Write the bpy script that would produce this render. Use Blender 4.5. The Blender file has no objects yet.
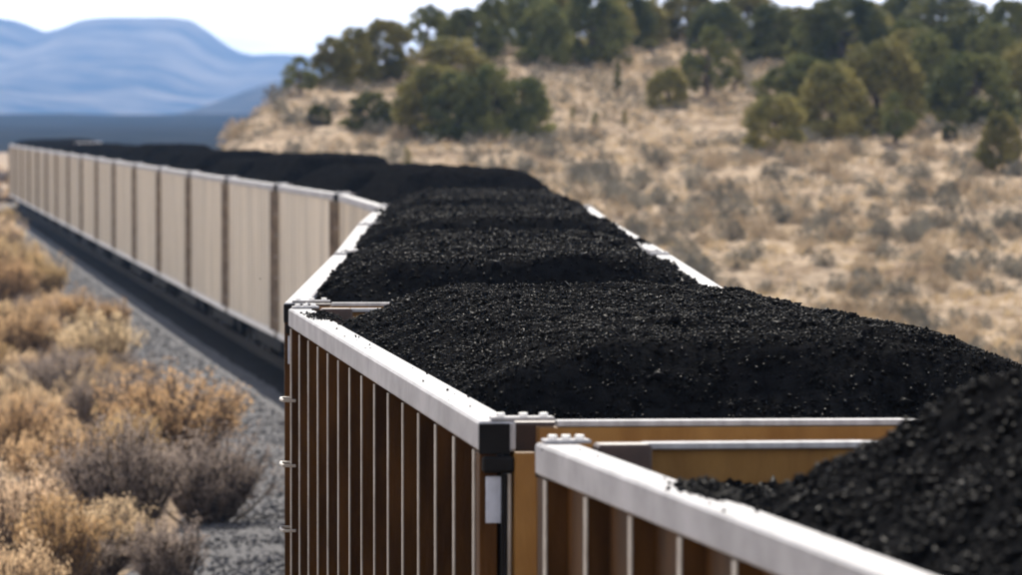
import bpy, math, random
import numpy as np
from mathutils import Vector, Euler

# ------------------------------------------------------------------ camera, sky, sun, exposure
SC = bpy.context.scene
COL = SC.collection
R = math.radians
CAM_H = 4.915            # camera height above the rail heads
F_PX, HORIZON, CX = 6140.0, 125.0, 511.0

cam_d = bpy.data.cameras.new('camera')
cam = bpy.data.objects.new('camera', cam_d)
COL.objects.link(cam)
cam.location = (0, 0, CAM_H)
cam.rotation_euler = (R(90 - 1.516), 0, 0)
cam_d.sensor_width = 36.0
cam_d.lens = 216.0
cam_d.clip_start = 0.5
cam_d.clip_end = 60000
cam_d.dof.use_dof = True
cam_d.dof.focus_distance = 33.0
cam_d.dof.aperture_fstop = 5.4
SC.camera = cam

SUN_AZ, SUN_EL = R(0.5), R(41)      # almost straight ahead, beyond the train
sun_dir = Vector((-math.sin(SUN_AZ) * math.cos(SUN_EL), math.cos(SUN_AZ) * math.cos(SUN_EL), math.sin(SUN_EL)))
world = bpy.data.worlds.new('World')
SC.world = world
world.use_nodes = True
wn = world.node_tree.nodes
wl = world.node_tree.links
wn.clear()
w_out = wn.new('ShaderNodeOutputWorld')
w_bg = wn.new('ShaderNodeBackground')
w_sky = wn.new('ShaderNodeTexSky')
w_sky.sky_type = 'NISHITA'
w_sky.sun_disc = False
w_sky.sun_elevation = SUN_EL
w_sky.sun_rotation = -SUN_AZ
w_sky.altitude = 1800
w_sky.air_density = 1.0
w_sky.dust_density = 2.0
w_bg.inputs['Strength'].default_value = 0.09
# white cloud over the blue, thinned overhead to lower the ambient light
w_tc = wn.new('ShaderNodeTexCoord'); w_mp = wn.new('ShaderNodeMapping'); w_mp.inputs['Scale'].default_value = (1, 1, 5)
w_nz = wn.new('ShaderNodeTexNoise'); w_nz.inputs['Scale'].default_value = 9; w_nz.inputs['Detail'].default_value = 7
w_rp = wn.new('ShaderNodeValToRGB'); w_rp.color_ramp.elements[0].position = 0.24; w_rp.color_ramp.elements[1].position = 0.42
w_mx = wn.new('ShaderNodeMix'); w_mx.data_type = 'RGBA'
w_mx.inputs[7].default_value = (22.0, 21.0, 20.5, 1)
wl.new(w_tc.outputs['Generated'], w_mp.inputs['Vector']); wl.new(w_mp.outputs[0], w_nz.inputs['Vector'])
wl.new(w_nz.outputs['Fac'], w_rp.inputs[0])
w_sx = wn.new('ShaderNodeSeparateXYZ'); w_el = wn.new('ShaderNodeMapRange'); w_ml = wn.new('ShaderNodeMath'); w_ml.operation = 'MULTIPLY'
w_el.inputs['From Min'].default_value = 0.05; w_el.inputs['From Max'].default_value = 0.40; w_el.inputs['To Min'].default_value = 1.0; w_el.inputs['To Max'].default_value = 0.12
wl.new(w_tc.outputs['Generated'], w_sx.inputs[0]); wl.new(w_sx.outputs[2], w_el.inputs['Value'])   # cloud closes up towards the horizon, cut back overhead for less ambient light
wl.new(w_rp.outputs[0], w_ml.inputs[0]); wl.new(w_el.outputs[0], w_ml.inputs[1]); wl.new(w_ml.outputs[0], w_mx.inputs[0])
wl.new(w_sky.outputs[0], w_mx.inputs[6]); wl.new(w_mx.outputs[2], w_bg.inputs['Color'])
wl.new(w_bg.outputs[0], w_out.inputs['Surface'])

sun_d = bpy.data.lights.new('sun', 'SUN')
sun_d.energy = 5.0
sun_d.angle = R(0.53)
sun_d.color = (1.0, 0.93, 0.82)
sun = bpy.data.objects.new('sun', sun_d)
COL.objects.link(sun)
sun.rotation_euler = (-sun_dir).to_track_quat('-Z', 'Y').to_euler()

SC.view_settings.view_transform = 'Standard'
SC.view_settings.look = 'None'
SC.view_settings.gamma = 1.0
SC.view_settings.exposure = 0.70
SC.view_settings.use_curve_mapping = False
SC.render.engine = 'CYCLES'
SC.cycles.use_denoising = True
SC.cycles.max_bounces = 6
SC.cycles.volume_bounces = 1
SC.cycles.sample_clamp_indirect = 4.0

rng = np.random.default_rng(7)
random.seed(7)

# ------------------------------------------------------------------ helpers
def smooth(t):
    t = np.clip(t, 0, 1)
    return t * t * (3 - 2 * t)

class Noise2:
    def __init__(self, seed):
        self.g = np.random.default_rng(seed).random((256, 256))
    def __call__(self, x, y):
        xi = np.floor(x).astype(int); yi = np.floor(y).astype(int)
        fx = x - xi; fy = y - yi
        fx = fx * fx * (3 - 2 * fx); fy = fy * fy * (3 - 2 * fy)
        a = self.g[xi % 256, yi % 256]; b = self.g[(xi + 1) % 256, yi % 256]
        c = self.g[xi % 256, (yi + 1) % 256]; d = self.g[(xi + 1) % 256, (yi + 1) % 256]
        return (a * (1 - fx) + b * fx) * (1 - fy) + (c * (1 - fx) + d * fx) * fy - 0.5
    def fbm(self, x, y, octv=4):
        s = 0; amp = 1.0
        for k in range(octv):
            s = s + amp * self(x * 2 ** k + 17.3 * k, y * 2 ** k + 5.1 * k)
            amp *= 0.5
        return s

N1, N2, N3 = Noise2(1), Noise2(2), Noise2(3)

def mesh_arrays(name, verts, faces, mat=None, shade=False):
    """verts (n,3), faces (m,k) with a fixed k"""
    verts = np.asarray(verts, dtype=np.float32); faces = np.asarray(faces, dtype=np.int32)
    me = bpy.data.meshes.new(name)
    k = faces.shape[1]
    me.vertices.add(len(verts)); me.vertices.foreach_set('co', verts.ravel())
    me.loops.add(faces.size); me.loops.foreach_set('vertex_index', faces.ravel())
    me.polygons.add(len(faces))
    me.polygons.foreach_set('loop_start', np.arange(0, faces.size, k, dtype=np.int32))
    if shade:
        me.polygons.foreach_set('use_smooth', np.ones(len(faces), dtype=bool))
    me.update(calc_edges=True)
    if mat: me.materials.append(mat)
    return me

def grid_faces(nx, ny):
    i = np.arange(nx - 1)[:, None] * ny + np.arange(ny - 1)[None, :]
    return np.stack([i, i + ny, i + ny + 1, i + 1], -1).reshape(-1, 4)

def link(name, data, parent=None, loc=None):
    o = bpy.data.objects.new(name, data)
    COL.objects.link(o)
    if parent is not None: o.parent = parent
    if loc is not None: o.location = loc
    return o

def tag(o, label=None, cat=None, group=None, kind=None):
    if label: o['label'] = label
    if cat: o['category'] = cat
    if group: o['group'] = group
    if kind: o['kind'] = kind
    return o

def copy_tree(o, parent=None):
    c = o.copy()
    COL.objects.link(c)
    c.parent = parent
    for ch in list(o.children):
        copy_tree(ch, c)
    return c

class MB:
    def __init__(self): self.v = []; self.f = []
    def box(self, x0, x1, y0, y1, z0, z1, b=0.0):
        n = len(self.v)
        if b <= 0:
            self.v += [(x, y, z) for z in (z0, z1) for y in (y0, y1) for x in (x0, x1)]
            self.f += [tuple(n + i for i in q) for q in ((0, 2, 3, 1), (4, 5, 7, 6), (0, 1, 5, 4), (2, 6, 7, 3), (0, 4, 6, 2), (1, 3, 7, 5))]
        else:   # chamfer every edge: 24 vertices
            X = (x0, x1); Y = (y0, y1); Z = (z0, z1); s = (1, -1)
            idx = {}
            for i in (0, 1):
                for j in (0, 1):
                    for k in (0, 1):
                        for a in range(3):
                            p = [X[i] + s[i] * b, Y[j] + s[j] * b, Z[k] + s[k] * b]
                            p[a] = (X[i], Y[j], Z[k])[a]
                            idx[(i, j, k, a)] = len(self.v); self.v.append(tuple(p))
            F = []
            for a in range(3):
                o1, o2 = [q for q in range(3) if q != a]
                for e in (0, 1):
                    q = []
                    for (m, n2) in ((0, 0), (1, 0), (1, 1), (0, 1)):
                        t = [0, 0, 0]; t[a] = e; t[o1] = m; t[o2] = n2
                        q.append(idx[(t[0], t[1], t[2], a)])
                    F.append(tuple(q) if (e == 1) ^ (a == 1) else tuple(reversed(q)))
                for m in (0, 1):
                    for n2 in (0, 1):
                        q = []
                        for (e, ax) in ((0, o1), (1, o1), (1, o2), (0, o2)):
                            t = [0, 0, 0]; t[a] = e; t[o1] = m; t[o2] = n2
                            q.append(idx[(t[0], t[1], t[2], ax)])
                        F.append(tuple(q))
            for i in (0, 1):
                for j in (0, 1):
                    for k in (0, 1): F.append(tuple(idx[(i, j, k, a)] for a in range(3)))
            self.f += F
        return self
    def tube(self, pts, rad, n=6, cap=True):
        pts = [Vector(p) for p in pts]
        if not hasattr(rad, '__len__'): rad = [rad] * len(pts)
        st = len(self.v)
        for i, p in enumerate(pts):
            d = (pts[min(i + 1, len(pts) - 1)] - pts[max(i - 1, 0)]).normalized()
            a = d.orthogonal().normalized() if i == 0 else (a - d * a.dot(d)).normalized()
            b = d.cross(a)
            for k in range(n):
                t = 2 * math.pi * k / n
                self.v.append(tuple(p + (a * math.cos(t) + b * math.sin(t)) * rad[i]))
        for i in range(len(pts) - 1):
            for k in range(n):
                k2 = (k + 1) % n
                self.f.append((st + i * n + k, st + i * n + k2, st + (i + 1) * n + k2, st + (i + 1) * n + k))
        if cap:
            self.f.append(tuple(st + k for k in reversed(range(n))))
            self.f.append(tuple(st + (len(pts) - 1) * n + k for k in range(n)))
        return self
    def mesh(self, name, mat, shade=False):
        me = bpy.data.meshes.new(name)
        me.from_pydata(self.v, [], self.f)
        if shade:
            for p in me.polygons: p.use_smooth = True
        me.update()
        if mat: me.materials.append(mat)
        return me
    def build(self, name, mat, parent=None, shade=False):
        return link(name, self.mesh(name, mat, shade), parent)

def mat(name, col, rough=0.7, hue=0.0, var=0.0, vscale=3.0, bump=0.0, bscale=40.0, metal=0.0, col2=None, spec=0.5, rand=0.0, stretch=None, transl=0.0, detail=6.0):
    m = bpy.data.materials.new(name); m.use_nodes = True
    nt = m.node_tree; n = nt.nodes; l = nt.links
    b = n['Principled BSDF']
    b.inputs['Roughness'].default_value = rough
    b.inputs['Metallic'].default_value = metal
    b.inputs['Specular IOR Level'].default_value = spec
    tc = n.new('ShaderNodeTexCoord'); mp = n.new('ShaderNodeMapping')
    if stretch: mp.inputs['Scale'].default_value = stretch
    l.new(tc.outputs['Object'], mp.inputs['Vector'])
    last = None
    c2 = col2 or tuple(min(1, c * (1 - var)) for c in col)
    c1 = col if col2 else tuple(min(1, c * (1 + var)) for c in col)
    nz = n.new('ShaderNodeTexNoise'); nz.inputs['Scale'].default_value = vscale; nz.inputs['Detail'].default_value = detail
    nz.inputs['Roughness'].default_value = 0.62
    l.new(mp.outputs[0], nz.inputs['Vector'])
    rp = n.new('ShaderNodeValToRGB')
    rp.color_ramp.elements[0].position = 0.36; rp.color_ramp.elements[1].position = 0.64
    rp.color_ramp.elements[0].color = (*c2, 1); rp.color_ramp.elements[1].color = (*c1, 1)
    l.new(nz.outputs['Fac'], rp.inputs[0]); last = rp.outputs[0]
    if rand > 0:
        oi = n.new('ShaderNodeObjectInfo'); hs = n.new('ShaderNodeHueSaturation'); mr = n.new('ShaderNodeMapRange')
        mr.inputs['To Min'].default_value = 1 - rand; mr.inputs['To Max'].default_value = 1 + rand
        l.new(oi.outputs['Random'], mr.inputs['Value']); l.new(mr.outputs[0], hs.inputs['Value'])
        if hue > 0:
            m7 = n.new('ShaderNodeMath'); m7.operation = 'MULTIPLY'; m7.inputs[1].default_value = 7.31
            fr = n.new('ShaderNodeMath'); fr.operation = 'FRACT'; mh = n.new('ShaderNodeMapRange'); ms = n.new('ShaderNodeMapRange')
            l.new(oi.outputs['Random'], m7.inputs[0]); l.new(m7.outputs[0], fr.inputs[0])
            mh.inputs['To Min'].default_value = 0.5 - hue; mh.inputs['To Max'].default_value = 0.5 + hue * 0.6
            ms.inputs['To Min'].default_value = 1.15; ms.inputs['To Max'].default_value = 0.8
            l.new(fr.outputs[0], mh.inputs['Value']); l.new(mh.outputs[0], hs.inputs['Hue'])
            l.new(oi.outputs['Random'], ms.inputs['Value']); l.new(ms.outputs[0], hs.inputs['Saturation'])
        l.new(last, hs.inputs['Color']); last = hs.outputs[0]
    l.new(last, b.inputs['Base Color'])
    if bump > 0:
        nb = n.new('ShaderNodeTexNoise'); nb.inputs['Scale'].default_value = bscale; nb.inputs['Detail'].default_value = 8
        l.new(mp.outputs[0], nb.inputs['Vector'])
        bp = n.new('ShaderNodeBump'); bp.inputs['Strength'].default_value = bump; bp.inputs['Distance'].default_value = 0.05
        l.new(nb.outputs['Fac'], bp.inputs['Height']); l.new(bp.outputs[0], b.inputs['Normal'])
    if transl > 0:
        tr = n.new('ShaderNodeBsdfTranslucent'); l.new(last, tr.inputs['Color'])
        mx = n.new('ShaderNodeMixShader'); mx.inputs[0].default_value = transl
        l.new(b.outputs[0], mx.inputs[1]); l.new(tr.outputs[0], mx.inputs[2])
        l.new(mx.outputs[0], n['Material Output'].inputs['Surface'])
    return m

M = {}
M['brown'] = mat('brown_shaded_side', (0.072, 0.031, 0.0075), 0.65, col2=(0.024, 0.0105, 0.0032), vscale=3.4, spec=0.06, bump=0.15, bscale=30, rand=0.12, stretch=(1, 1, 0.3))  # brown made dark so the colour holds the shade on the sides
M['gold'] = mat('tan_end_paint', (0.25, 0.135, 0.040), 0.6, spec=0.15, col2=(0.17, 0.082, 0.021), vscale=3.5, bump=0.12, bscale=30, stretch=(1, 1, 0.35))
M['flange'] = mat('aluminium_lit_flange', (0.40, 0.365, 0.32), 0.55, col2=(0.26, 0.225, 0.19), vscale=5, metal=0.25)  # pale tone paints in light on rib outer faces; plain metal on rungs
M['rim'] = mat('pale_aluminium_chord', (0.385, 0.375, 0.385), 0.72, col2=(0.265, 0.26, 0.265), vscale=3.2, metal=0.0, spec=0.25, bump=0.06, bscale=25, stretch=(6, 0.6, 1))
M['beige'] = mat('beige_side_sheet', (0.59, 0.50, 0.375), 0.5, col2=(0.41, 0.34, 0.25), vscale=2.6, rand=0.17, stretch=(1, 1, 0.12), bump=0.08, bscale=18)
M['sill'] = mat('pale_side_sill', (0.60, 0.57, 0.53), 0.5, var=0.15, vscale=3)
M['black'] = mat('black_steel', (0.007, 0.0065, 0.0065), 0.8, spec=0.1, var=0.3, vscale=6)
M['inner'] = mat('coal_stained_inner_sheet', (0.07, 0.07, 0.075), 0.6, col2=(0.03, 0.03, 0.032), vscale=3)
M['dark_gusset'] = mat('dark_brown_gusset', (0.045, 0.022, 0.015), 0.6, var=0.25, vscale=8)
M['plate'] = mat('pale_placard_enamel', (0.34, 0.37, 0.44), 0.5, var=0.2, vscale=10)
M['end_angle'] = mat('dull_brown_angle', (0.22, 0.155, 0.10), 0.7, col2=(0.11, 0.078, 0.05), vscale=4)
M['bolt'] = mat('galvanised_bolt', (0.7, 0.69, 0.67), 0.35, var=0.1, metal=0.5)
M['wheel'] = mat('wheel_steel', (0.02, 0.017, 0.015), 0.7, var=0.3, vscale=5)
M['rail'] = mat('rail_steel', (0.018, 0.014, 0.011), 0.85, var=0.2, vscale=5, spec=0.05)
M['coal'] = mat('coal', (0.013, 0.013, 0.0135), 0.9, col2=(0.005, 0.005, 0.0053), vscale=9, bump=0.8, bscale=30, spec=0.0)
M['coal_lump'] = mat('coal_lump', (0.0085, 0.0085, 0.009), 0.48, col2=(0.0035, 0.0035, 0.004), vscale=22, spec=0.02)
def sparse_gloss(m, scale, lo, hi, top):
    # only here and there a fresh cleavage face shines
    n = m.node_tree.nodes; l = m.node_tree.links; b = n['Principled BSDF']
    nz = n.new('ShaderNodeTexNoise'); nz.inputs['Scale'].default_value = scale; nz.inputs['Detail'].default_value = 1
    mr = n.new('ShaderNodeMapRange'); mr.inputs['From Min'].default_value = lo; mr.inputs['From Max'].default_value = hi
    mr.inputs['To Min'].default_value = 0.006; mr.inputs['To Max'].default_value = top
    l.new(n['Texture Coordinate'].outputs['Object'], nz.inputs['Vector'])
    l.new(nz.outputs['Fac'], mr.inputs['Value']); l.new(mr.outputs[0], b.inputs['Specular IOR Level'])
sparse_gloss(M['coal_lump'], 45, 0.67, 0.82, 0.11)
M['ballast'] = mat('grey_ballast', (0.14, 0.137, 0.143), 0.9, spec=0.1, col2=(0.07, 0.069, 0.073), vscale=7, bump=0.9, bscale=24)
M['stone'] = mat('ballast_stone', (0.155, 0.152, 0.157), 0.9, spec=0.1, col2=(0.085, 0.084, 0.088), vscale=2.5)

# ------------------------------------------------------------------ track line (left rim of the cars, X against distance Y)
CARS = []       # (Xn, Yn, Xf, Yf) left-rim ends of every car body
def add_car(xn, yn, xf):
    CARS.append((xn, yn, xf, yn + 14.9))
add_car(0.088 + 0.131 * 14.9, 22.5 - 14.9, 0.088)
add_car(-0.130, 24.1, -1.416)
add_car(-1.493, 40.2, -1.606)
add_car(-1.615, 56.3, -1.79)
add_car(-1.81, 72.4, -1.891)
add_car(-1.930, 88.5, -2.913)
add_car(-3.03, 104.6, -4.554)
add_car(-4.68, 120.7, -6.27)
for i in range(8, 22):
    y = 120.7 + 16.1 * (i - 7)
    add_car(-4.68 - 1.66 * (i - 7) - 0.06, y, -4.68 - 1.66 * (i - 7) - 1.60)
sl = -0.075
for i in range(22, 26):
    px, py = CARS[-1][2], CARS[-1][3]
    add_car(px + 1.2 * sl, py + 1.2, px + 16.1 * sl); sl += 0.03
TY = np.array([c for k in CARS for c in (k[1], k[3])]); TX = np.array([c for k in CARS for c in (k[0], k[2])])
TY = np.concatenate([[-60], TY, [900]]); TX = np.concatenate([[TX[0] + 0.131 * 67.6], TX, [TX[-1] + 6]])
def left_x(y): return np.interp(y, TY, TX)

# ------------------------------------------------------------------ terrain
BASE = -0.50
cx_px = np.array([190, 215, 225, 250, 275, 300, 334, 387, 425, 520, 600, 660, 760, 1022, 1300])
cy_px = np.array([175, 152, 146, 122, 103, 92, 82, 68, 55, 49, 44, 35, 33, 34, 30])
cz = np.interp(cx_px, [190, 225, 400, 600, 1022], [262, 268, 300, 326, 350])
C_X = (cx_px - CX) / F_PX * cz
C_H = np.maximum((HORIZON - cy_px) / F_PX * cz + CAM_H - BASE, 0)
C_H[0] = 0
def ground_z(X, Y):
    X = np.asarray(X, float); Y = np.asarray(Y, float)
    Hc = np.interp(X, C_X, C_H)
    Yc = np.interp(X, [-14, -12, -5, 5, 25, 60], [262, 268, 300, 326, 350, 380])
    Yf = np.interp(X, [-14, -8, 0, 25, 60], [200, 185, 163, 142, 120])
    s = (Y - Yf) / (Yc - Yf)
    ramp = np.clip(s, 0, 1)
    ramp = ramp * (0.72 + 0.28 * smooth(ramp))
    back = 1 - 0.75 * smooth((Y - Yc - 8) / 160)
    d = X - (left_x(Y) + 3.05) - 1.6
    bank = smooth(d / 3.0)
    h = Hc * ramp * back * bank
    near = np.clip((900 - Y) / 400, 0, 1)
    offt = np.clip((np.abs(X - left_x(Y) - 1.525) - 4.2) / 4, 0, 1)
    n = N1.fbm(X / 9, Y / 9) * (0.16 + 0.3 * np.clip(h, 0, 1)) + N2.fbm(X / 2.0, Y / 2.0) * 0.13 * np.clip(h + 0.6, 0, 1.6)
    return BASE + h + n * offt * near

def at(px, py):
    """where the line of sight through a point of the photograph meets the ground"""
    t = np.arange(55, 460, 0.25)
    X = (px - CX) / F_PX * t; Z = CAM_H + (HORIZON - py) / F_PX * t
    g = ground_z(X, t)
    hit = np.nonzero(Z <= g)[0]
    if len(hit) == 0:
        x = (px - CX) / F_PX * 330
        y = float(np.interp(x, [-14, -12, -5, 5, 25, 60], [262, 268, 300, 326, 350, 380])) + 4
        x = (px - CX) / F_PX * y
        return Vector((x, y, float(ground_z(x, y))))
    k = hit[0]
    return Vector((X[k], t[k], float(g[k])))

def ground_material():
    m = bpy.data.materials.new('dry_tan_earth'); m.use_nodes = True
    nt = m.node_tree; n = nt.nodes; l = nt.links; b = n['Principled BSDF']
    b.inputs['Roughness'].default_value = 0.95; b.inputs['Specular IOR Level'].default_value = 0.0
    tc = n.new('ShaderNodeTexCoord')
    n1 = n.new('ShaderNodeTexNoise'); n1.inputs['Scale'].default_value = 0.35; n1.inputs['Detail'].default_value = 9; n1.inputs['Roughness'].default_value = 0.65
    n2 = n.new('ShaderNodeTexNoise'); n2.inputs['Scale'].default_value = 2.6; n2.inputs['Detail'].default_value = 8
    l.new(tc.outputs['Object'], n1.inputs['Vector']); l.new(tc.outputs['Object'], n2.inputs['Vector'])
    r1 = n.new('ShaderNodeValToRGB')
    e = r1.color_ramp.elements
    e[0].position = 0.34; e[0].color = (0.25, 0.185, 0.13, 1)
    e[1].position = 0.66; e[1].color = (0.54, 0.425, 0.31, 1)
    x = e.new(0.5); x.color = (0.43, 0.34, 0.245, 1)
    l.new(n1.outputs['Fac'], r1.inputs[0])
    r2 = n.new('ShaderNodeValToRGB')
    r2.color_ramp.elements[0].position = 0.35; r2.color_ramp.elements[0].color = (0.55, 0.52, 0.5, 1)
    r2.color_ramp.elements[1].position = 0.62; r2.color_ramp.elements[1].color = (1.0, 1.0, 1.0, 1)
    l.new(n2.outputs['Fac'], r2.inputs[0])
    mx = n.new('ShaderNodeMix'); mx.data_type = 'RGBA'; mx.blend_type = 'MULTIPLY'; mx.inputs[0].default_value = 1
    l.new(r1.outputs[0], mx.inputs[6]); l.new(r2.outputs[0], mx.inputs[7])
    l.new(mx.outputs[2], b.inputs['Base Color'])
    bp = n.new('ShaderNodeBump'); bp.inputs['Strength'].default_value = 0.8; bp.inputs['Distance'].default_value = 0.15
    l.new(n2.outputs['Fac'], bp.inputs['Height']); l.new(bp.outputs[0], b.inputs['Normal'])
    return m
M['ground'] = ground_material()

gx = np.unique(np.concatenate([-np.geomspace(60, 9000, 36), np.arange(-60, -30, 2.0), np.arange(-30, 46, 0.55), np.arange(46, 80, 2.5), np.geomspace(80, 9000, 36)]))
gy = np.unique(np.concatenate([[-400, -200, -100, -40], np.arange(0, 60, 6.0), np.arange(60, 400, 1.0), np.arange(400, 620, 8.0), np.geomspace(620, 15000, 40)]))
GX, GY = np.meshgrid(gx, gy, indexing='ij')
GZ = ground_z(GX, GY)
o = link('ground', mesh_arrays('ground', np.stack([GX, GY, GZ], -1).reshape(-1, 3), grid_faces(len(gx), len(gy)), M['ground'], True))
tag(o, 'dry tan earth of the plain and the brushy hillside', kind='structure')

# ballast shoulder that follows the track
by = np.arange(-20, 470, 0.5)
offs = np.array([-4.5, -4.0, -3.4, -2.8, -1.6, 0, 1.6, 3.0, 4.2])
zz = np.array([-0.75, -0.40, -0.36, -0.32, -0.22, -0.20, -0.22, -0.45, -0.75])
kern = np.ones(25) / 25
cxl = left_x(np.concatenate([by[0] + np.arange(-12, 0) * .5, by, by[-1] + np.arange(1, 13) * .5])) + 1.525
cl = np.convolve(cxl, kern, 'valid')
OX = cl[:, None] + offs[None, :]
OX[:, 0] += N1.fbm(by / 6, by * 0) * 0.5; OX[:, 1] += N1.fbm(by / 6, by * 0) * 0.5
BZ = zz[None, :] + N2.fbm(OX * 1.2, by[:, None] * 1.2 + OX * 0) * 0.05
BV = np.stack([OX, np.repeat(by[:, None], len(offs), 1), BZ], -1)
o = link('ballast_bed', mesh_arrays('ballast_bed', BV.reshape(-1, 3), grid_faces(len(by), len(offs))[:, ::-1], M['ballast'], True))
M['dust_shade'] = mat('coal_dust_shade_ballast', (0.022, 0.021, 0.021), 0.95, col2=(0.009, 0.009, 0.009), vscale=6, bump=0.8, bscale=24, spec=0.05)
o.data.materials.append(M['dust_shade'])      # coal dust between the rails, darkened to paint in the train's shadow
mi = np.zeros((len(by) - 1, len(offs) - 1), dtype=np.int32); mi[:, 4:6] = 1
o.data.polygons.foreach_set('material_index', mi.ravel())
tag(o, 'grey gravel ballast shoulder along the left of the train', kind='structure')

def octa_cloud(pos, size, seed, flat=0.75):
    """many small sharp lumps, one octahedron each, as one vertex and face array"""
    g = np.random.default_rng(seed)
    n = len(pos)
    b = np.array([(1, 0, 0), (-1, 0, 0), (0, 1, 0), (0, -1, 0), (0, 0, 1), (0, 0, -1)], float)
    f = np.array([(0, 2, 4), (2, 1, 4), (1, 3, 4), (3, 0, 4), (2, 0, 5), (1, 2, 5), (3, 1, 5), (0, 3, 5)])
    v = b[None] * (0.65 + 0.7 * g.random((n, 6, 1))) + (g.random((n, 6, 3)) - .5) * 0.35
    v *= np.stack([np.ones(n), 0.7 + 0.5 * g.random(n), flat * (0.7 + .5 * g.random(n))], -1)[:, None, :]
    q = g.normal(size=(n, 4)); q /= np.linalg.norm(q, axis=1)[:, None]
    w, x, y, z = q.T
    Rm = np.stack([1 - 2 * (y * y + z * z), 2 * (x * y - z * w), 2 * (x * z + y * w),
                   2 * (x * y + z * w), 1 - 2 * (x * x + z * z), 2 * (y * z - x * w),
                   2 * (x * z - y * w), 2 * (y * z + x * w), 1 - 2 * (x * x + y * y)], -1).reshape(n, 3, 3)
    v = np.einsum('nij,nkj->nki', Rm, v) * size[:, None, None] + pos[:, None, :]
    F = f[None] + (np.arange(n) * 6)[:, None, None]
    return v.reshape(-1, 3), F.reshape(-1, 3)

ns = 14000
sy = 66 + 220 * rng.random(ns) ** 1.6
so = -2.1 - 2.2 * rng.random(ns)
sx = np.interp(sy, by, cl) + so
sz = np.interp(so, offs, zz) + 0.0
v, f = octa_cloud(np.stack([sx, sy, sz + 0.01], -1), 0.018 + 0.035 * rng.random(ns) ** 2, 11)
o = link('loose_gravel', mesh_arrays('loose_gravel', v, f, M['stone']))
tag(o, 'loose grey stones strewn on the gravel shoulder', 'gravel', kind='stuff')

# rails
rl = None
for s in (-1, 1):
    mb = MB()
    step = by[::4]; c2 = cl[::4]
    prof = [(-0.07, -0.19), (0.07, -0.19), (0.035, -0.03), (0.035, 0.0), (-0.035, 0.0), (-0.035, -0.03)]
    for k in range(len(step)):
        for (a, b) in prof: mb.v.append((c2[k] + s * 0.752 + a, step[k], b))
    for k in range(len(step) - 1):
        for a in range(6):
            b = (a + 1) % 6
            mb.f.append((k * 6 + a, k * 6 + b, (k + 1) * 6 + b, (k + 1) * 6 + a))
    o = mb.build('rail', M['rail'])
    tag(o, ('steel rail under the left wheels of the coal train' if s < 0 else 'steel rail under the right wheels of the coal train'), kind='structure')

# far relief: bench, spur and mesa, each a real ridge with depth
def ridge(name, x0, x1, nx, y0, yc, y1, ny, prof_px, prof_py, material, gully, label, seed):
    """ridge whose crest stands at distance yc with the given skyline"""
    nz = Noise2(seed)
    xs = np.linspace(x0, x1, nx); ys = np.concatenate([np.linspace(y0, yc, ny), np.linspace(yc, y1, ny // 2)[1:]])
    X, Y = np.meshgrid(xs, ys, indexing='ij')
    px = CX + F_PX * X / yc
    H = (HORIZON - np.interp(px, prof_px, prof_py)) * yc / F_PX + CAM_H
    w = (yc - y0)
    t = (Y - y0) / w + gully * nz.fbm(X / (w * 0.28), Y / (w * 0.9), 5) * (1 - np.clip((Y - y0) / w, 0, 1) ** 3)
    up = np.clip(t, 0, 1); up = up ** 1.25
    dn = 1 - smooth((Y - yc) / (y1 - yc))
    Z = H * np.where(Y <= yc, up, dn) + nz.fbm(X / (w * 0.05), Y / (w * 0.05), 4) * H * 0.04 * (Y < yc) - 0.8 * (1 - up) - 0.6
    o = link(name, mesh_arrays(name, np.stack([X, Y, Z], -1).reshape(-1, 3), grid_faces(len(xs), len(ys)), material, True))
    tag(o, label, kind='structure')
    return o
M['mesa'] = mat('far_scrub_slope', (0.20, 0.17, 0.13), 0.95, col2=(0.02, 0.022, 0.02), vscale=0.007, detail=10, spec=0.0)
M['bench'] = mat('wooded_bench', (0.034, 0.031, 0.026), 0.95, col2=(0.005, 0.007, 0.006), vscale=0.05, detail=8, spec=0.0)
M['spur'] = mat('scrub_spur', (0.10, 0.085, 0.065), 0.95, col2=(0.010, 0.012, 0.010), vscale=0.02, detail=8, spec=0.0)
ridge('mesa', -2600, 3200, 260, 6400, 8600, 11500, 60,
      [-1500, -900, -500, -200, -60, 0, 18, 34, 50, 66, 80, 100, 186, 200, 222, 246, 272, 300, 340, 500, 900, 2500],
      [60, 40, 55, 24, 16, 17, 20, 28, 33.5, 25, 19, 16.5, 17, 26, 43, 55, 53, 54, 62, 66, 72, 80], M['mesa'], 0.55,
      'flat-topped blue mesa on the far horizon', 21)
ridge('spur_ridge', -1100, 1400, 160, 3800, 5000, 6200, 36,
      [-2000, 0, 150, 190, 215, 250, 290, 330, 400, 2000], [124, 120, 117, 112, 103, 88, 76, 68, 60, 50], M['spur'], 0.5,
      'darker blue spur below the right end of the mesa', 22)
ridge('bench', -1500, 1500, 160, 1000, 3000, 3700, 40,
      [-3000, -200, 0, 60, 120, 180, 250, 3000], [115, 113, 113, 112, 114, 113, 112, 110], M['bench'], 0.35,
      'low dark wooded bench below the mesa', 23)

# ------------------------------------------------------------------ coal cars
HL, HW, TOP = 7.45, 1.525, 3.75

def box_mesh(name, dims, m, b=0.0):
    return MB().box(*dims, b=b).mesh(name, m)

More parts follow.
